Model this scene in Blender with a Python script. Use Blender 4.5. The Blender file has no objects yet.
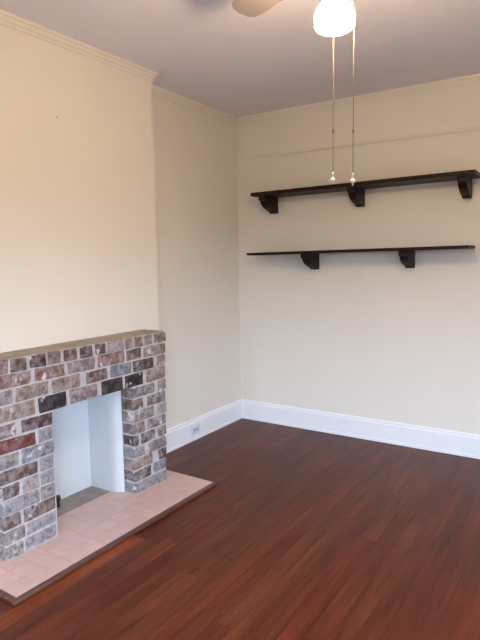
import bpy, bmesh, math, random
from mathutils import Vector, Matrix
rnd = random.Random(7)
SC = bpy.context.scene
COL = SC.collection

# ------------------------------------------------------------ measures (metres)
XL, YB, ZC = -2.557, 3.953, 2.559          # left wall, back wall, ceiling
XR, YF = 1.05, -0.60                       # right wall, wall behind the camera
XB, YC, YN = -2.3755, 2.6965, 1.23         # chimney breast face and its two corners
TH = -0.011                                # the chimney stands a touch out of square
PIV = Vector((XB, YC, 0))


# ------------------------------------------------------------ settings
EXPO = 0.0
SKY = 19.0
SKYR = [(.0, (.02, .022, .02, 1)), (.49, (.04, .045, .045, 1)), (.505, (.25, .30, .36, 1)), (.56, (1.08, 1.36, 1.76, 1)), (1.0, (1.08, 1.36, 1.76, 1))]
FAN_Z = 2.405
LAMP = 214
LAMP_COL = (1, .72, .40, 1)
WALL_HEX = 'e8e2d7'
CEIL_HEX = 'efeefb'
WINDOWS = [('wall_right', 'x', XR, XR + .12, YF - .12, YB, [(.5, 1.25, .5, 1.92)]),
           ('wall_front', 'y', YF - .12, YF, XL - .12, XR, [(-1.9, -1.55, .45, 1.95), (-.15, .8, .45, 1.95)])]
CHAINS = [(-.0035, .0775, 2.175, 1.680, 1.845, .0100), (.0655, .046, 2.235, 1.669, 1.835, .0115)]

# ------------------------------------------------------------ helpers
def lin(h):
    h = h.lstrip('#')
    v = [int(h[i:i + 2], 16) / 255 for i in (0, 2, 4)]
    return tuple((c / 12.92 if c <= .04045 else ((c + .055) / 1.055) ** 2.4) for c in v) + (1,)


def obj(name, bm, mats, parent=None, smooth=False, kind=None):
    bmesh.ops.recalc_face_normals(bm, faces=bm.faces)
    me = bpy.data.meshes.new(name)
    bm.to_mesh(me); bm.free()
    for m in (mats if isinstance(mats, (list, tuple)) else [mats]):
        me.materials.append(m)
    if smooth:
        for p in me.polygons: p.use_smooth = True
        try: me.set_sharp_from_angle(angle=math.radians(40))
        except Exception: pass
    o = bpy.data.objects.new(name, me)
    COL.objects.link(o)
    if parent: o.parent = parent
    if kind: o['kind'] = kind
    return o


def thing(name, label, cat, loc=(0, 0, 0), rz=0, group=None):
    o = bpy.data.objects.new(name, None)
    o.empty_display_size = .1
    COL.objects.link(o)
    o.location = loc; o.rotation_euler = (0, 0, rz)
    o['label'] = label; o['category'] = cat
    if group: o['group'] = group
    return o


def dup(root, loc, label=None, parent=None):
    r = root.copy(); COL.objects.link(r); r.location = loc
    if parent: r.parent = parent
    if label: r['label'] = label
    for ch in list(root.children):
        c = ch.copy(); COL.objects.link(c); c.parent = r
        for g in ch.children:
            d = g.copy(); COL.objects.link(d); d.parent = c
    return r


def box(bm, x0, x1, y0, y1, z0, z1, mi=0):
    vs = [bm.verts.new((x, y, z)) for x in (x0, x1) for y in (y0, y1) for z in (z0, z1)]
    fs = []
    for q in ((0, 1, 3, 2), (4, 6, 7, 5), (0, 4, 5, 1), (2, 3, 7, 6), (0, 2, 6, 4), (1, 5, 7, 3)):
        f = bm.faces.new([vs[i] for i in q]); f.material_index = mi; fs.append(f)
    return vs, fs


def bevel(bm, w, seg=2, verts=None):
    es = [e for e in bm.edges if verts is None or (e.verts[0] in verts and e.verts[1] in verts)]
    bmesh.ops.bevel(bm, geom=es, offset=w, segments=seg, profile=.6, affect='EDGES')


def lathe(bm, prof, n=40, c=(0, 0, 0), cap=True):
    rings = []
    for r, z in prof:
        rings.append([bm.verts.new((c[0] + r * math.cos(2 * math.pi * i / n), c[1] + r * math.sin(2 * math.pi * i / n), c[2] + z)) for i in range(n)])
    for a, b in zip(rings, rings[1:]):
        for i in range(n):
            bm.faces.new((a[i], a[(i + 1) % n], b[(i + 1) % n], b[i]))
    if cap:
        bm.faces.new(rings[0]); bm.faces.new(rings[-1])


def prism(bm, poly, axis, a, b):
    """poly: 2-D outline; axis 'x','y','z' is the extrusion direction from a to b"""
    def P(u, v, w):
        return {'x': (w, u, v), 'y': (u, w, v), 'z': (u, v, w)}[axis]
    A = [bm.verts.new(P(u, v, a)) for u, v in poly]
    B = [bm.verts.new(P(u, v, b)) for u, v in poly]
    bm.faces.new(A); bm.faces.new(B[::-1])
    n = len(poly)
    for i in range(n):
        bm.faces.new((A[i], A[(i + 1) % n], B[(i + 1) % n], B[i]))


def sweep(bm, path, prof):
    """run a closed profile (out, z) along a horizontal path with mitred corners; 'out' is to the right of travel"""
    n = len(path); rings = []
    for i, p in enumerate(path):
        p = Vector(p)
        d0 = (p - Vector(path[i - 1])).normalized() if i > 0 else None
        d1 = (Vector(path[i + 1]) - p).normalized() if i < n - 1 else None
        if d0 is None: d0 = d1
        if d1 is None: d1 = d0
        n0 = Vector((d0.y, -d0.x)); n1 = Vector((d1.y, -d1.x))
        m = (n0 + n1).normalized(); m = m / max(.2, m.dot(n0))
        rings.append([bm.verts.new((p.x + m.x * o, p.y + m.y * o, z)) for o, z in prof])
    k = len(prof)
    for a, b in zip(rings, rings[1:]):
        for i in range(k):
            bm.faces.new((a[i], a[(i + 1) % k], b[(i + 1) % k], b[i]))
    bm.faces.new(rings[0]); bm.faces.new(rings[-1][::-1])


def rot(x, y):
    """turn a point with the chimney"""
    c, s = math.cos(TH), math.sin(TH); dx, dy = x - PIV.x, y - PIV.y
    return (PIV.x + c * dx - s * dy, PIV.y + s * dx + c * dy)


# ------------------------------------------------------------ materials
class N:
    def __init__(s, name):
        s.m = bpy.data.materials.new(name); s.m.use_nodes = True
        s.t = s.m.node_tree; s.b = s.t.nodes['Principled BSDF']
    def n(s, typ, **kw):
        x = s.t.nodes.new(typ)
        for k, v in kw.items():
            if k in x.inputs: x.inputs[k].default_value = v
            else: setattr(x, k, v)
        return x
    def l(s, a, b): s.t.links.new(a, b)
    def coords(s, scale=(1, 1, 1), space='Object'):
        tc = s.n('ShaderNodeTexCoord'); mp = s.n('ShaderNodeMapping'); mp.inputs['Scale'].default_value = scale
        s.l(tc.outputs[space], mp.inputs['Vector']); return mp.outputs['Vector']
    def noise(s, vec, scale, detail=4, rough=.55):
        x = s.n('ShaderNodeTexNoise'); x.inputs['Scale'].default_value = scale
        x.inputs['Detail'].default_value = detail; x.inputs['Roughness'].default_value = rough
        s.l(vec, x.inputs['Vector']); return x.outputs['Fac']
    def ramp(s, fac, stops):
        x = s.n('ShaderNodeValToRGB'); e = x.color_ramp.elements
        e[0].position, e[0].color = stops[0]; e[1].position, e[1].color = stops[-1]
        for p, c in stops[1:-1]:
            q = e.new(p); q.color = c
        s.l(fac, x.inputs['Fac']); return x.outputs['Color']
    def mix(s, fac, a, b, mode='MIX'):
        x = s.n('ShaderNodeMix'); x.data_type = 'RGBA'; x.blend_type = mode
        for k, v in ((0, fac), (6, a), (7, b)):
            if hasattr(v, 'is_linked') or isinstance(v, bpy.types.NodeSocket): s.l(v, x.inputs[k])
            else: x.inputs[k].default_value = v
        return x.outputs[2]
    def bump(s, h, strength=.2, dist=.002):
        x = s.n('ShaderNodeBump'); x.inputs['Strength'].default_value = strength; x.inputs['Distance'].default_value = dist
        s.l(h, x.inputs['Height']); s.l(x.outputs['Normal'], s.b.inputs['Normal'])


def paint(name, hexc, rough=.6, var=.03, scale=3, bump=.05):
    k = N(name); v = k.coords()
    c = lin(hexc); d = tuple(x * (1 - var) for x in c[:3]) + (1,)
    k.l(k.ramp(k.noise(v, scale), [(.35, d), (.65, c)]), k.b.inputs['Base Color'])
    k.b.inputs['Roughness'].default_value = rough
    if bump: k.bump(k.noise(v, 180, 2), bump, .001)
    return k.m


M_WALL = paint('cream_wall_paint', WALL_HEX, .55, .02)
M_CEIL = paint('pale_ceiling_paint', CEIL_HEX, .8)
M_TRIMC = paint('cream_trim_paint', WALL_HEX, .4, .02)
M_WHITE = paint('white_gloss_paint', 'eff1f5', .35, .01)
M_LINING = paint('white_masonry_paint', 'cdd2d6', .6, .05, 6, .2)
M_PLASTIC = paint('pale_plastic', 'dce2ea', .35, .01)
M_SLOT = paint('grey_socket_plastic', 'b4bcc6', .4, .01)

k = N('dark_stained_wood'); v = k.coords((1.2, 30, 30))
k.l(k.ramp(k.noise(v, 3, 6), [(.3, lin('170b0b')), (.7, lin('2b1414'))]), k.b.inputs['Base Color'])
k.b.inputs['Roughness'].default_value = .5; k.b.inputs['Specular IOR Level'].default_value = .25
M_DARK = k.m

k = N('concrete'); v = k.coords()
k.l(k.ramp(k.noise(v, 14, 6), [(.3, lin('857b75')), (.7, lin('a0958e'))]), k.b.inputs['Base Color'])
k.b.inputs['Roughness'].default_value = .85; k.bump(k.noise(v, 90, 4), .4)
M_CONC = k.m

k = N('worn_wood_edging'); v = k.coords((30, 1.5, 30))
k.l(k.ramp(k.noise(v, 3, 6), [(.3, lin('47291f')), (.7, lin('6b4a3e'))]), k.b.inputs['Base Color'])
k.b.inputs['Roughness'].default_value = .4
M_EDGE = k.m

# floor boards: each board's own stain is a colour attribute, grain runs along the board
k = N('stained_pine_boards'); at = k.n('ShaderNodeAttribute', attribute_name='stain')
tc = k.n('ShaderNodeTexCoord'); of = k.n('ShaderNodeVectorMath', operation='MULTIPLY_ADD')
k.l(at.outputs['Color'], of.inputs[0]); of.inputs[1].default_value = (37, 53, 0); k.l(tc.outputs['Object'], of.inputs[2])
mp = k.n('ShaderNodeMapping'); mp.inputs['Scale'].default_value = (26, 1.6, 1); k.l(of.outputs[0], mp.inputs['Vector'])
g1 = k.noise(mp.outputs['Vector'], 1.6, 7, .62)
mp2 = k.n('ShaderNodeMapping'); mp2.inputs['Scale'].default_value = (7, 1.1, 1); k.l(of.outputs[0], mp2.inputs['Vector'])
g2 = k.noise(mp2.outputs['Vector'], 1.5, 4, .6)
grain = k.ramp(g1, [(.25, lin('a6968c')), (.5, lin('e0d8d2')), (.75, lin('ffffff'))])
blot = k.ramp(g2, [(.3, lin('bba893')), (.7, lin('ffffff'))])
base = k.mix(1.0, k.mix(1.0, at.outputs['Color'], grain, 'MULTIPLY'), blot, 'MULTIPLY')
mp3 = k.n('ShaderNodeMapping'); mp3.inputs['Scale'].default_value = (60, 3.2, 1); k.l(of.outputs[0], mp3.inputs['Vector'])
dark = k.ramp(k.noise(mp3.outputs['Vector'], 1.0, 3, .5), [(.66, (0, 0, 0, 1)), (.74, (1, 1, 1, 1))])
k.l(k.mix(dark, base, lin('2a100c')), k.b.inputs['Base Color'])
k.b.inputs['Roughness'].default_value = .40
k.b.inputs['Specular IOR Level'].default_value = .25
k.bump(g1, .12, .001)
M_FLOOR = k.m
M_GAP = paint('board_gap_dirt', '3a1d16', .8, .1)

k = N('pink_hearth_tile'); at = k.n('ShaderNodeAttribute', attribute_name='glaze'); v = k.coords()
mott = k.ramp(k.noise(v, 22, 5), [(.3, lin('f5eeec')), (.7, lin('ffffff'))])
k.l(k.mix(1.0, at.outputs['Color'], mott, 'MULTIPLY'), k.b.inputs['Base Color'])
k.b.inputs['Roughness'].default_value = .32
M_TILE = k.m
M_GROUT = paint('tile_grout', 'bd9f98', .8, .1, 20)

k = N('old_brick'); at = k.n('ShaderNodeAttribute', attribute_name='brick'); v = k.coords()
n1 = k.noise(v, 30, 4, .6); n2 = k.noise(v, 75, 5, .7); n3 = k.noise(v, 11, 5, .65)
tone = k.ramp(n2, [(.3, lin('857a76')), (.7, lin('ffffff'))])
c1 = k.mix(1.0, at.outputs['Color'], tone, 'MULTIPLY')
wash = k.n('ShaderNodeMath', operation='MULTIPLY'); k.l(k.ramp(n1, [(.40, (0, 0, 0, 1)), (.66, (.85, .85, .85, 1))]), wash.inputs[0]); k.l(at.outputs['Alpha'], wash.inputs[1])
c2 = k.mix(wash.outputs[0], c1, lin('a49b9c'))
c3 = k.mix(k.ramp(n3, [(.60, (0, 0, 0, 1)), (.68, (.85, .85, .85, 1))]), c2, lin('dad5d3'))
k.l(c3, k.b.inputs['Base Color']); k.b.inputs['Roughness'].default_value = .85
k.bump(n1, .8, .006)
M_BRICK = k.m
k = N('lime_mortar'); v = k.coords()
k.l(k.ramp(k.noise(v, 30, 6, .7), [(.3, lin('a39c9d')), (.7, lin('c6c0c1'))]), k.b.inputs['Base Color'])
k.b.inputs['Roughness'].default_value = .9; k.bump(k.noise(v, 60, 5, .7), .8, .006)
M_MORTAR = k.m

k = N('lit_frosted_glass'); k.b.inputs['Base Color'].default_value = lin('fff6e4')
k.b.inputs['Emission Color'].default_value = LAMP_COL
k.b.inputs['Emission Strength'].default_value = LAMP
M_GLOW = k.m
k = N('brass'); k.b.inputs['Base Color'].default_value = lin('b79a6a'); k.b.inputs['Metallic'].default_value = 1
k.b.inputs['Roughness'].default_value = .45
k.l(k.ramp(k.noise(k.coords(), 40), [(.3, lin('6a6051')), (.7, lin('857a67'))]), k.b.inputs['Base Color'])
M_BRASS = k.m
k = N('pale_glass_fob'); k.b.inputs['Base Color'].default_value = lin('f7efe0'); k.b.inputs['Roughness'].default_value = .12
k.l(k.ramp(k.noise(k.coords(), 60), [(.3, lin('d9c9a8')), (.7, lin('efe3c8'))]), k.b.inputs['Base Color'])
M_FOB = k.m
M_CAPM = paint('mantel_top_mortar', 'a5978a', .85, .2, 14, .5)
M_FAN = paint('fan_tan_enamel', '8f8586', .4, .02)
M_PIPE = paint('black_iron', '1c1a1b', .5, .2, 30)
M_NAIL = paint('dull_steel', '6a645c', .4, .1, 30)
M_FRAME = paint('window_frame_paint', 'eeeeee', .4)


# ------------------------------------------------------------ the room shell
WT = .12
# floor: boards along y on a dark bed
bm = bmesh.new()
box(bm, XL - WT, XR + WT, YF - WT, YB + WT, -.08, -.003, 1)
lay = bm.loops.layers.float_color.new('stain')
SPECIAL = {}
x = XL - .02; bw = .083; col_i = 0
stains = ['783827', '7a3c2a', '6d3427', '753d2d', '7c402b', '703526', '723829', '78422e', '70392b', '7a432e', '753f2a', '703d29']
fr = random.Random(23)
while x < XR + .05:
    y = YF - fr.random() * 2.5
    while y < YB:
        L = fr.uniform(1.2, 3.2); y1 = min(y + L, YB + .02)
        h = fr.choice(stains)
        xc, ya = x + bw / 2, y
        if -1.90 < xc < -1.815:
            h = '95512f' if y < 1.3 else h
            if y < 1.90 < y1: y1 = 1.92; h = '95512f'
        c = lin(h)
        j = 1 + fr.uniform(-.04, .04); c = (c[0] * j * 1.03, c[1] * j * .98, c[2] * j * .86, 1)
        if y1 > YF - .05:
            vs, fs = box(bm, x + .0004, x + bw - .0004, max(y, YF - .05) + .0004, y1 - .0004, -.003, 0, 0)
            for f in fs:
                for lp in f.loops: lp[lay] = c
        y = y1
    x += bw
obj('floor', bm, [M_FLOOR, M_GAP], kind='structure')

bm = bmesh.new(); box(bm, XL - WT, XR + WT, YF - WT, YB + WT, ZC, ZC + .1)
obj('ceiling', bm, M_CEIL, kind='structure')
bm = bmesh.new(); box(bm, XL - WT, XR + WT, YB, YB + WT, -.08, ZC)
obj('wall_back', bm, M_WALL, kind='structure')
bm = bmesh.new(); box(bm, XL - WT, XL, YF - WT, YB, -.08, ZC)
obj('wall_left', bm, M_WALL, kind='structure')


def wall_with_holes(name, axis, c0, c1, a0, a1, holes):
    """axis 'x': wall stands at x in c0..c1 and runs along y; 'y': the other way round"""
    bm = bmesh.new()
    def B(u0, u1, z0, z1):
        if axis == 'x': box(bm, c0, c1, u0, u1, z0, z1)
        else: box(bm, u0, u1, c0, c1, z0, z1)
    u = a0
    for h0, h1, z0, z1 in sorted(holes):
        B(u, h0, -.08, ZC); B(h0, h1, -.08, z0); B(h0, h1, z1, ZC); u = h1
    B(u, a1, -.08, ZC)
    return obj(name, bm, M_WALL, kind='structure')


def window(name, axis, c, h0, h1, z0, z1):
    bm = bmesh.new()
    def B(u0, u1, za, zb, d0=-.03, d1=.03):
        if axis == 'x': box(bm, c + d0, c + d1, u0, u1, za, zb)
        else: box(bm, u0, u1, c + d0, c + d1, za, zb)
    t = .045
    B(h0, h0 + t, z0, z1); B(h1 - t, h1, z0, z1); B(h0, h1, z0, z0 + t); B(h0, h1, z1 - t, z1)
    zm = (z0 + z1) / 2; um = (h0 + h1) / 2
    B(h0, h1, zm - .02, zm + .02); B(um - .012, um + .012, z0, z1, -.012, .012)
    bevel(bm, .003, 1)
    return obj(name, bm, M_FRAME, kind='structure')


for nm, axis, c0, c1, a0, a1, hs in WINDOWS:
    wall_with_holes(nm, axis, c0, c1, a0, a1, hs)
wi = 1
for nm, axis, c0, c1, a0, a1, hs in WINDOWS:
    for h in hs:
        cc = (c0 + c1) / 2
        window('window_%d' % wi, axis, cc, *h)
        ld = bpy.data.lights.new('window_portal', 'AREA'); ld.shape = 'RECTANGLE'
        ld.size, ld.size_y = (h[1] - h[0]), (h[3] - h[2])
        ld.cycles.is_portal = True
        lo = bpy.data.objects.new('window_portal', ld); COL.objects.link(lo)
        um, zm = (h[0] + h[1]) / 2, (h[2] + h[3]) / 2
        if axis == 'x': lo.location = (c1 + .01, um, zm); d = Vector((-1, 0, 0))
        else: lo.location = (um, c0 - .01, zm); d = Vector((0, 1, 0))
        lo.rotation_euler = d.to_track_quat('-Z', 'Y').to_euler()
        wi += 1

# chimney breast: a plastered face with the fireplace opening left in it
bm = bmesh.new()
oy0, oy1, oz = 1.66 - YC, 2.27 - YC, .72
n0 = YN - YC
box(bm, -.05, 0, oy1, 0, 0, ZC); box(bm, -.05, 0, n0, oy0, 0, ZC); box(bm, -.05, 0, oy0, oy1, oz, ZC)
box(bm, -.21, -.05, -.05, 0, 0, ZC); box(bm, -.21, -.05, n0, n0 + .05, 0, ZC)
bmesh.ops.remove_doubles(bm, verts=bm.verts, dist=1e-5)
o = obj('wall_chimney', bm, M_WALL, kind='structure'); o.location = PIV; o.rotation_euler.z = TH

# crown moulding round the chimney breast, alcove and back wall
cr = [(0, ZC), (0, ZC - .052), (.006, ZC - .052), (.008, ZC - .040), (.016, ZC - .030), (.019, ZC - .018), (.028, ZC - .012), (.030, ZC)]
bA, bB = rot(XB, YN), rot(XB, YC)
path = [(XL, YF), (XL, bA[1]), bA, bB, (XL, bB[1]), (XL, YB), (XR, YB), (XR, YF)]
bm = bmesh.new(); sweep(bm, path, cr)
obj('trim_1', bm, M_TRIMC, kind='structure')
# picture rail on the back wall
bm = bmesh.new()
prism(bm, [(YB, 2.212), (YB - .008, 2.212), (YB - .014, 2.220), (YB - .014, 2.230), (YB - .006, 2.236), (YB, 2.238)], 'x', XL, XR)
obj('trim_2', bm, M_TRIMC, kind='structure')

# baseboards
bp = [(0, 0), (.024, 0), (.024, .016), (.018, .022), (.018, .138), (.013, .146), (.013, .158), (.006, .166), (0, .166)]
for nm, path in (('baseboard_back', [(XL, YB), (XR, YB)]), ('baseboard_left', [(XL, bB[1]), (XL, YB - .0)]),
                 ('baseboard_right', [(XR, YB), (XR, YF)])):
    bm = bmesh.new(); sweep(bm, path, bp)
    obj(nm, bm, M_WHITE, kind='structure')

# ------------------------------------------------------------ fireplace
C = dict(red='8a5a4c', rb='8a5f52', mar='553637', brn='6e5348', gb='857568', tan='a08a78', gry='8f8887', mau='8d7b7c',
         blu='7f8797', blk='2c2325', lt='b3a8a3', lg='9a98a0', ora='95685a', brt='7e3f37', oli='57493f')
ROWS = [
(0.893, 0.963, [(1.401, 1.477, 'red'), (1.487, 1.573, 'brn'), (1.589, 1.678, 'mar'), (1.69, 1.767, 'gb'), (1.788, 1.866, 'brn'), (1.889, 1.969, 'mar'), (1.99, 2.064, 'brn'), (2.078, 2.198, 'lt'), (2.21, 2.265, 'gry'), (2.278, 2.352, 'rb'), (2.369, 2.429, 'gry'), (2.447, 2.56, 'gb')]) ,
(0.822, 0.893, [(1.401, 1.587, 'rb'), (1.612, 1.787, 'ora'), (1.805, 1.986, 'mau'), (2.003, 2.198, 'ora'), (2.214, 2.336, 'brn'), (2.357, 2.557, 'gb')]) ,
(0.75, 0.822, [(1.401, 1.487, 'gry'), (1.505, 1.683, 'tan'), (1.707, 1.884, 'tan'), (1.917, 2.07, 'brn'), (2.092, 2.25, 'blu'), (2.266, 2.435, 'mar'), (2.467, 2.554, 'tan')]) ,
(0.667, 0.75, [(1.401, 1.605, 'tan'), (1.624, 1.787, 'blk'), (1.808, 1.994, 'mau'), (2.023, 2.179, 'blk'), (2.198, 2.345, 'blk'), (2.371, 2.55, 'tan')]) ,
(0.5951, 0.667, [(1.401, 1.497, 'mau'), (1.524, 1.7, 'mar'), (2.248, 2.441, 'mau'), (2.468, 2.547, 'gry')]) ,
(0.5232, 0.5951, [(1.401, 1.597, 'brt'), (1.614, 1.695, 'lg'), (2.248, 2.338, 'brn'), (2.372, 2.548, 'gb')]) ,
(0.4513, 0.5232, [(1.401, 1.501, 'gry'), (1.519, 1.697, 'blu'), (2.248, 2.43, 'mau'), (2.461, 2.545, 'lt')]) ,
(0.3794, 0.4513, [(1.401, 1.599, 'brn'), (1.613, 1.692, 'lg'), (2.248, 2.343, 'mau'), (2.369, 2.542, 'mau')]) ,
(0.3075, 0.3794, [(1.401, 1.496, 'brn'), (1.509, 1.603, 'lt'), (1.611, 1.69, 'lg'), (2.248, 2.289, 'mar'), (2.31, 2.432, 'oli'), (2.455, 2.538, 'gb')]) ,
(0.2356, 0.3075, [(1.401, 1.598, 'lg'), (1.607, 1.689, 'gry'), (2.248, 2.336, 'lg'), (2.367, 2.535, 'mau')]) ,
(0.1637, 0.2356, [(1.401, 1.492, 'brn'), (1.51, 1.69, 'brn'), (2.248, 2.403, 'tan'), (2.457, 2.535, 'oli')]) ,
(0.0918, 0.1637, [(1.401, 1.514, 'gry'), (1.522, 1.689, 'lg'), (2.248, 2.386, 'oli'), (2.408, 2.531, 'blu')]) ,
(0.0199, 0.0918, [(1.401, 1.498, 'gry'), (1.506, 1.687, 'lg'), (2.248, 2.53, 'lg')]) ,
]
WASH = {'2c2325': .18, '7e3f37': .3, '553637': .6, '6e5348': .75}    # how much lime wash is left on a brick
MT, XF, XBK = .963, -2.195, -2.372
fp = thing('fireplace', 'low whitewashed brick fireplace surround with white painted opening, against the cream chimney breast', 'fireplace', PIV, TH)
px, py = PIV.x, PIV.y


def brick(bm, lay, x0, x1, y0, y1, z0, z1, hexc):
    n0 = len(bm.verts)
    vs, fs = box(bm, x0 - px, x1 - px, y0 - py, y1 - py, z0, z1)
    for v_ in vs:
        v_.co += Vector((0, rnd.uniform(-.003, .003), rnd.uniform(-.0035, .0035)))
    c = lin(hexc); j = rnd.uniform(.92, 1.08)
    c = (c[0] * j, c[1] * j, c[2] * j, WASH.get(hexc, 1))
    for f in fs:
        for lp in f.loops: lp[lay] = c


bm = bmesh.new(); lay = bm.loops.layers.float_color.new('brick')
J = .0035
for ri, (z0, z1, L) in enumerate(ROWS):
    yend = 2.524 + (z0 - .02) / .94 * .027
    for i, (a, b, cn) in enumerate(L):
        first, last = i == 0, i == len(L) - 1
        if last: b = yend + (.004 if ri == 0 else 0) + rnd.uniform(-.002, .002)
        if first: a = 1.401 + rnd.uniform(-.002, .002)
        fx = XF + rnd.uniform(-.002, .002) + (.003 if ri == 0 else 0)
        dep = .092
        if ri == 0: dep = .177
        brick(bm, lay, fx - dep, fx, a, b, z0 + J, z1 - (J if ri else .006), C[cn])
    if ri:   # bricks that turn the two outer ends
        for s in (0, 1):
            c2 = C[rnd.choice(['gry', 'lg', 'mau', 'blu', 'brn', 'gb'])]
            y0, y1 = ((1.402, 1.49) if s == 0 else (yend - .09, yend - .001))
            brick(bm, lay, XBK, XF - .102, y0, y1, z0 + J, z1 - J, c2)
bmesh.ops.bevel(bm, geom=list(bm.edges), offset=.0062, segments=3, profile=.5, affect='EDGES')
obj('brickwork', bm, M_BRICK, fp, smooth=True)
bm = bmesh.new()
Jf = .004
for y0, y1, z0, z1 in ((1.401 + Jf, 1.695, .02, MT - .006), (2.248 + Jf, 2.524 - Jf, .02, .667), (1.695, 2.248 + Jf, .667 + .006, MT - .006), (2.248 + Jf, 2.535 - Jf, .667, MT - .006)):
    box(bm, XBK - px, XF - Jf - px, y0 - py, y1 - py, z0, z1)
obj('mortar', bm, M_MORTAR, fp)
bm = bmesh.new(); box(bm, XBK - px, XF - .009 - px, 1.409 - py, 2.543 - py, MT - .008, MT - .001)
bmesh.ops.subdivide_edges(bm, edges=list(bm.edges), cuts=14, use_grid_fill=True)
for v_ in bm.verts:
    if v_.co.z > MT - .002: v_.co.z += rnd.uniform(-.0012, .0012)
obj('mantel_top', bm, M_CAPM, fp, True)

# white painted firebox: plan outline of the inner faces, left cheek to right cheek
inner = [(-2.288, 1.692), (-2.310, 1.711), (-2.335, 1.727), (-2.370, 1.737), (-2.528, 1.742), (-2.528, 2.202), (-2.370, 2.207), (-2.335, 2.215), (-2.310, 2.229), (-2.288, 2.2465)]
outer = [(-2.288, 1.684), (-2.315, 1.695), (-2.338, 1.699), (-2.372, 1.700), (-2.536, 1.700), (-2.536, 2.240), (-2.372, 2.241), (-2.338, 2.242), (-2.315, 2.245), (-2.288, 2.2475)]
bm = bmesh.new(); z0, z1 = .0202, .690
vi0 = [bm.verts.new((a - px, b - py, z0)) for a, b in inner]; vi1 = [bm.verts.new((a - px, b - py, z1)) for a, b in inner]
vo0 = [bm.verts.new((a - px, b - py, z0)) for a, b in outer]; vo1 = [bm.verts.new((a - px, b - py, z1)) for a, b in outer]
for i in range(len(inner) - 1):
    bm.faces.new((vi0[i], vi0[i + 1], vi1[i + 1], vi1[i])); bm.faces.new((vo0[i], vo0[i + 1], vo1[i + 1], vo1[i]))
    bm.faces.new((vi0[i], vi0[i + 1], vo0[i + 1], vo0[i])); bm.faces.new((vi1[i], vi1[i + 1], vo1[i + 1], vo1[i]))
for i in (0, -1): bm.faces.new((vi0[i], vi1[i], vo1[i], vo0[i]))
obj('firebox_lining', bm, M_LINING, fp, smooth=True)
bm = bmesh.new(); prism(bm, [(a - px, b - py) for a, b in outer], 'z', .690, .705)
obj('firebox_top', bm, M_LINING, fp)
bm = bmesh.new(); prism(bm, [(a - px, b - py) for a, b in [(-2.366, 1.736), (-2.544, 1.743), (-2.544, 2.201), (-2.366, 2.208)]], 'z', .0005, .014)

# tiled hearth with a wooden edging
he = thing('hearth', 'pink tiled hearth slab with thin wooden edging, in front of the brick fireplace', 'hearth', PIV, TH)
HX0, HX1, HY0, HY1, HZ = -2.372, -1.925, 1.270, 2.640, .02
bm = bmesh.new(); box(bm, -2.365 - px, HX1 - px, HY0 - py, HY1 - py, .0005, HZ - .003)
obj('grout_bed', bm, M_GROUT, he)
bm = bmesh.new(); prism(bm, [(a - px, b - py) for a, b in [(-2.3655, 1.701), (-2.535, 1.701), (-2.535, 2.239), (-2.3655, 2.239)]], 'z', .0005, .0198)
obj('firebox_floor', bm, M_CONC, he)
bm = bmesh.new(); lay = bm.loops.layers.float_color.new('glaze'); t = .0987
ny = 14; nx = 5
for j in range(ny):
    for i in range(nx):
        x1 = HX1 - i * t; x0 = max(x1 - t, -2.365)
        if x1 - x0 < .02: continue
        y0 = HY0 + j * t; y1 = min(y0 + t, HY1)
        vs, fs = box(bm, x0 - px + .0008, x1 - px - .0008, y0 - py + .0008, y1 - py - .0008, .006, HZ - .0002)
        c = lin('d4b5ad'); q = rnd.uniform(.95, 1.04); c = (c[0] * q, c[1] * q * rnd.uniform(.985, 1.015), c[2] * q, 1)
        for f in fs:
            for lp in f.loops: lp[lay] = c
obj('tiles', bm, M_TILE, he)
bm = bmesh.new()
def strip(x0, x1, y0, y1):
    box(bm, x0 - px, x1 - px, y0 - py, y1 - py, .0005, .0185)
strip(HX1 + .0005, HX1 + .026, HY0 - .026, HY1 + .012)
bevel(bm, .003, 1); obj('wooden_edging', bm, M_EDGE, he)
bm = bmesh.new(); strip(-2.36, HX1, HY0 - .026, HY0 - .0005); bevel(bm, .003, 1); obj('wooden_edging', bm, M_EDGE, he)
bm = bmesh.new(); strip(-2.36, HX1, HY1 + .0005, HY1 + .012); bevel(bm, .003, 1); obj('wooden_edging', bm, M_EDGE, he)

# capped gas pipe at the back of the firebox
gx, gy = rot(-2.462, 1.905)
gp = thing('gas_pipe', 'short capped black iron pipe standing on the grey floor inside the fireplace opening', 'pipe', (gx, gy, .0199))
bm = bmesh.new(); lathe(bm, [(.009, 0), (.009, .040)], 16); obj('pipe_stub', bm, M_PIPE, gp, True)
bm = bmesh.new(); lathe(bm, [(.010, .036), (.0145, .038), (.0145, .056), (.011, .060), (.011, .066)], 8); obj('cap', bm, M_PIPE, gp, True)

# nail high on the chimney breast
nx_, ny_ = rot(XB, 1.955)
bm = bmesh.new()
lathe(bm, [(.0010, 0), (.0010, .010), (.0028, .010), (.0028, .0112)], 12)
bmesh.ops.rotate(bm, verts=bm.verts, cent=(0, 0, 0), matrix=Matrix.Rotation(math.pi / 2, 3, 'Y'))
o = obj('nail', bm, M_NAIL); o.location = (nx_ - .0005, ny_, 2.143)
o['label'] = 'small nail left in the cream chimney breast below the crown moulding'; o['category'] = 'nail'

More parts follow.
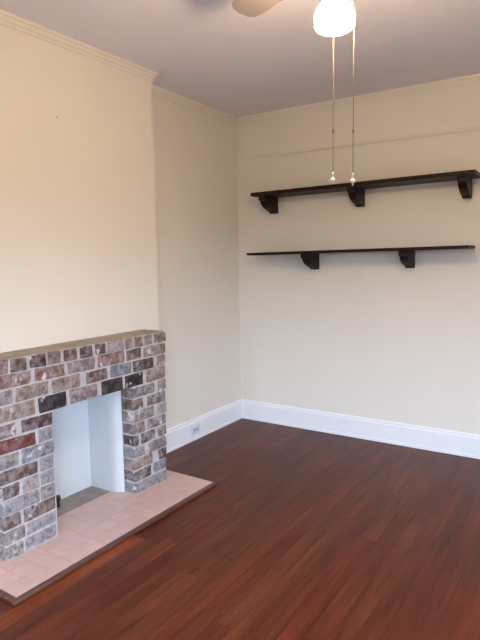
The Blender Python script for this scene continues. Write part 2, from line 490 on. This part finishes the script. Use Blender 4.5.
# ------------------------------------------------------------ outlet in the alcove baseboard
ou = thing('electrical_outlet', 'pale electrical outlet set sideways in the white baseboard of the alcove', 'outlet', (XL + .018, 3.262, .084))
bm = bmesh.new(); box(bm, 0.0002, .005, -.057, .057, -.035, .035); bevel(bm, .003, 2); obj('cover_plate', bm, M_PLASTIC, ou, True)
for s in (-1, 1):
    bm = bmesh.new(); lathe(bm, [(.0165, 0), (.0165, .0018), (.0155, .0025)], 24)
    bmesh.ops.rotate(bm, verts=bm.verts, cent=(0, 0, 0), matrix=Matrix.Rotation(math.pi / 2, 3, 'Y'))
    bmesh.ops.translate(bm, verts=bm.verts, vec=(.005, s * .0195, 0))
    sk = obj('socket', bm, M_SLOT, ou, True)
    bm = bmesh.new()
    for dz in (-.006, .006): box(bm, .0074, .0078, s * .0195 - .004, s * .0195 + .004, dz - .001, dz + .001)
    obj('slot', bm, M_PIPE, sk)
bm = bmesh.new(); lathe(bm, [(.003, 0), (.0035, .001), (.002, .0016)], 12)
bmesh.ops.rotate(bm, verts=bm.verts, cent=(0, 0, 0), matrix=Matrix.Rotation(math.pi / 2, 3, 'Y'))
bmesh.ops.translate(bm, verts=bm.verts, vec=(.005, 0, 0)); obj('screw', bm, M_NAIL, ou, True)

# ------------------------------------------------------------ shelves
def bracket(parent, xr, h, ztop):
    """scrolled bracket: right face at xr, against the back wall, top at ztop (all local to the shelf)"""
    T = .054
    prof = [(0, 0), (.222, 0), (.222, -.010), (.216, -.016), (.216, -.036), (.194, -.038)]
    a = [(.192, -.046), (.184, -.060), (.166, -.076), (.140, -.090), (.112, -.101), (.086, -.109), (.064, -.115), (.052, -.121)]
    prof += [(d, z * h / .13 if z < -.04 else z) for d, z in a]
    prof += [(.048, -h), (0, -h)]
    bm = bmesh.new()
    prism(bm, [(-d, ztop + z) for d, z in prof], 'x', xr - T, xr)
    b = obj('bracket', bm, M_DARK, parent)
    bm = bmesh.new()     # raised ribs down the face of the bracket
    for q in (.25, .5, .75):
        xc = xr - T + T * q
        rp = [(.194, -.040)] + [(d + .004, z * h / .13) for d, z in a] + [(d - .004, z * h / .13) for d, z in a[::-1]] + [(.184, -.040)]
        prism(bm, [(-d, ztop + z) for d, z in rp], 'x', xc - .003, xc + .003)
    obj('flute', bm, M_DARK, b)
    return b


def shelf(label, x0, x1, zl, zr, th, depth, brs, h, group):
    xm, zm = (x0 + x1) / 2, (zl + zr) / 2
    s = thing('wall_shelf', label, 'shelf', (xm, YB, zm), 0, group)
    s.rotation_euler = (0, -math.atan2(zr - zl, x1 - x0), 0)
    bm = bmesh.new()
    pr = [(0, 0), (-depth + .006, 0), (-depth + .006, .005), (-depth, .008), (-depth, th - .004), (-depth + .004, th), (0, th)]
    prism(bm, pr, 'x', x0 - xm, x1 - xm)
    obj('shelf_board', bm, M_DARK, s)
    for xr in brs: bracket(s, xr - xm, h, 0)
    return s


G = 'dark wooden shelves on the back wall'
shelf('upper dark wooden wall shelf on three scrolled brackets, behind the hanging pull chains', -2.285, -.645, 1.881, 1.901, .027, .240, [-2.171, -1.441, -.700], .126, G)
shelf('lower, thinner dark wooden wall shelf on two scrolled brackets, under the longer bracketed shelf', -2.322, -.670, 1.421, 1.441, .020, .250, [-1.806, -1.066], .122, G)

# ------------------------------------------------------------ ceiling fan with light
HX, HY = -.768, 1.80
fan = thing('ceiling_fan', 'pale ceiling fan with a glowing frosted glass light and two hanging pull chains', 'ceiling fan', (HX, HY, ZC))
def fz(z): return z - ZC
bm = bmesh.new(); lathe(bm, [(.075, fz(ZC)), (.075, fz(2.545)), (.055, fz(2.515)), (.03, fz(2.505)), (.03, fz(2.465))], 40); obj('canopy', bm, M_FAN, fan, True)
bm = bmesh.new(); lathe(bm, [(.03, fz(2.465)), (.09, fz(2.46)), (.105, fz(2.445)), (.105, fz(2.40)), (.09, fz(2.375)), (.06, fz(2.365))], 48); obj('motor_housing', bm, M_FAN, fan, True)
bm = bmesh.new(); lathe(bm, [(.05, fz(2.365)), (.055, fz(2.355)), (.055, fz(2.325)), (.04, fz(2.315))], 40); obj('switch_housing', bm, M_FAN, fan, True)
bm = bmesh.new(); lathe(bm, [(.034, fz(2.315)), (.040, fz(2.308)), (.041, fz(2.285))], 40); obj('shade_fitter', bm, M_BRASS, fan, True)
va = math.atan2(HY, HX)
for q in range(4):
    an = va + math.pi / 4 + q * math.pi / 2
    bm = bmesh.new()
    out = [(.15, -.045), (.20, -.052), (.46, -.066), (.515, -.060), (.538, -.038), (.545, 0), (.538, .038), (.515, .060), (.46, .066), (.20, .052), (.15, .045)]
    prism(bm, out, 'z', -.003, .003)
    bmesh.ops.rotate(bm, verts=bm.verts, cent=(0, 0, 0), matrix=Matrix.Rotation(math.radians(10), 3, 'X'))
    b = obj('blade', bm, M_FAN, fan); b.location = (0, 0, fz(FAN_Z)); b.rotation_euler.z = an
    bm = bmesh.new(); prism(bm, [(.09, -.018), (.13, -.012), (.17, -.03), (.20, -.03), (.215, 0), (.20, .03), (.17, .03), (.13, .012), (.09, .018)], 'z', -.009, -.004)
    obj('blade_arm', bm, M_BRASS, b)
# mushroom shaped glass
SP = [(.0, 2.150), (.028, 2.151), (.050, 2.156), (.062, 2.163), (.0665, 2.171), (.0655, 2.176), (.0630, 2.1785), (.0670, 2.183), (.0680, 2.194), (.0665, 2.206), (.0620, 2.219), (.0550, 2.231), (.0460, 2.242), (.0385, 2.252), (.0355, 2.266), (.0350, 2.292)]
bm = bmesh.new(); lathe(bm, [(max(r, .0005), fz(z)) for r, z in SP], 56, cap=True)
obj('lamp_shade', bm, M_GLOW, fan, True)
# pull chains: fine ball chain with a pale fob
VF = Vector((HX, HY)).normalized(); VR = Vector((VF.y, -VF.x))
def chain(lat, back, ztop, zbot, zjoin, fobr):
    p = VR * lat + VF * back
    bm = bmesh.new()
    lathe(bm, [(.0011, fz(ztop)), (.0011, fz(zbot))], 8, (p.x, p.y, 0))
    z = ztop - .004
    while z > zbot:
        bmesh.ops.create_icosphere(bm, subdivisions=1, radius=.0017, matrix=Matrix.Translation((p.x, p.y, fz(z)))); z -= .0065
    lathe(bm, [(.001, fz(zjoin) - .008), (.0032, fz(zjoin) - .005), (.0032, fz(zjoin) + .005), (.001, fz(zjoin) + .008)], 10, (p.x, p.y, 0))
    q = p.normalized() * .05
    # short arm from the switch housing out to the chain
    a, b = Vector((q.x, q.y, fz(2.335))), Vector((p.x, p.y, fz(ztop)))
    d = (b - a); m = d.to_track_quat('Z', 'Y').to_matrix()
    tmp = [Vector((.0014 * math.cos(t * math.pi / 3), .0014 * math.sin(t * math.pi / 3), 0)) for t in range(6)]
    A = [bm.verts.new(a + m @ t_) for t_ in tmp]; B = [bm.verts.new(b + m @ t_) for t_ in tmp]
    for i in range(6): bm.faces.new((A[i], A[(i + 1) % 6], B[(i + 1) % 6], B[i]))
    c = obj('pull_chain', bm, M_BRASS, fan, True)
    bm = bmesh.new(); z0 = fz(zbot)
    R = fobr
    lathe(bm, [(.001, z0 + .024), (.004, z0 + .021), (.0045, z0 + .016), (.0022, z0 + .010), (.0022, z0 + .006), (R * .55, z0 + .002), (R, z0 - .004), (R * .9, z0 - .009), (R * .35, z0 - .012), (.0026, z0 - .015), (.003, z0 - .018), (.001, z0 - .021)], 20, (p.x, p.y, 0))
    obj('fob', bm, M_FOB, c, True)
for a in CHAINS: chain(*a)

# ------------------------------------------------------------ daylight, camera
w = bpy.data.worlds.new('daylight'); SC.world = w; w.use_nodes = True; nt = w.node_tree
bg = nt.nodes['Background']; tc = nt.nodes.new('ShaderNodeTexCoord'); sp = nt.nodes.new('ShaderNodeSeparateXYZ'); rp = nt.nodes.new('ShaderNodeValToRGB')
mr = nt.nodes.new('ShaderNodeMapRange'); mr.inputs['From Min'].default_value = -1; mr.inputs['From Max'].default_value = 1
nt.links.new(tc.outputs['Generated'], sp.inputs[0]); nt.links.new(sp.outputs['Z'], mr.inputs['Value']); nt.links.new(mr.outputs['Result'], rp.inputs['Fac'])
nt.links.new(rp.outputs['Color'], bg.inputs['Color']); bg.inputs['Strength'].default_value = SKY
e = rp.color_ramp.elements
e[0].position, e[0].color = SKYR[0]; e[1].position, e[1].color = SKYR[-1]
for p_, c_ in SKYR[1:-1]:
    q = e.new(p_); q.color = c_

cd = bpy.data.cameras.new('camera'); co = bpy.data.objects.new('camera', cd); COL.objects.link(co); SC.camera = co
cd.sensor_fit = 'VERTICAL'; cd.sensor_height = 24; cd.lens = 24 * 545.1 / 640; cd.clip_start = .02
yaw, pit, rol = .57382, -.11276, -.014933
F = Vector((-math.sin(yaw) * math.cos(pit), math.cos(yaw) * math.cos(pit), math.sin(pit)))
R0 = Vector((math.cos(yaw), math.sin(yaw), 0)); U0 = R0.cross(F)
R1 = R0 * math.cos(rol) + U0 * math.sin(rol); U1 = -R0 * math.sin(rol) + U0 * math.cos(rol)
m = Matrix((R1, U1, -F)).transposed().to_4x4(); m.translation = (0, 0, 1.4)
co.matrix_world = m
vs = SC.view_settings; vs.view_transform = 'Standard'; vs.look = 'None'; vs.gamma = 1; vs.exposure = EXPO
try: vs.use_curve_mapping = False
except Exception: pass
try: SC.display_settings.display_device = 'sRGB'
except Exception: pass
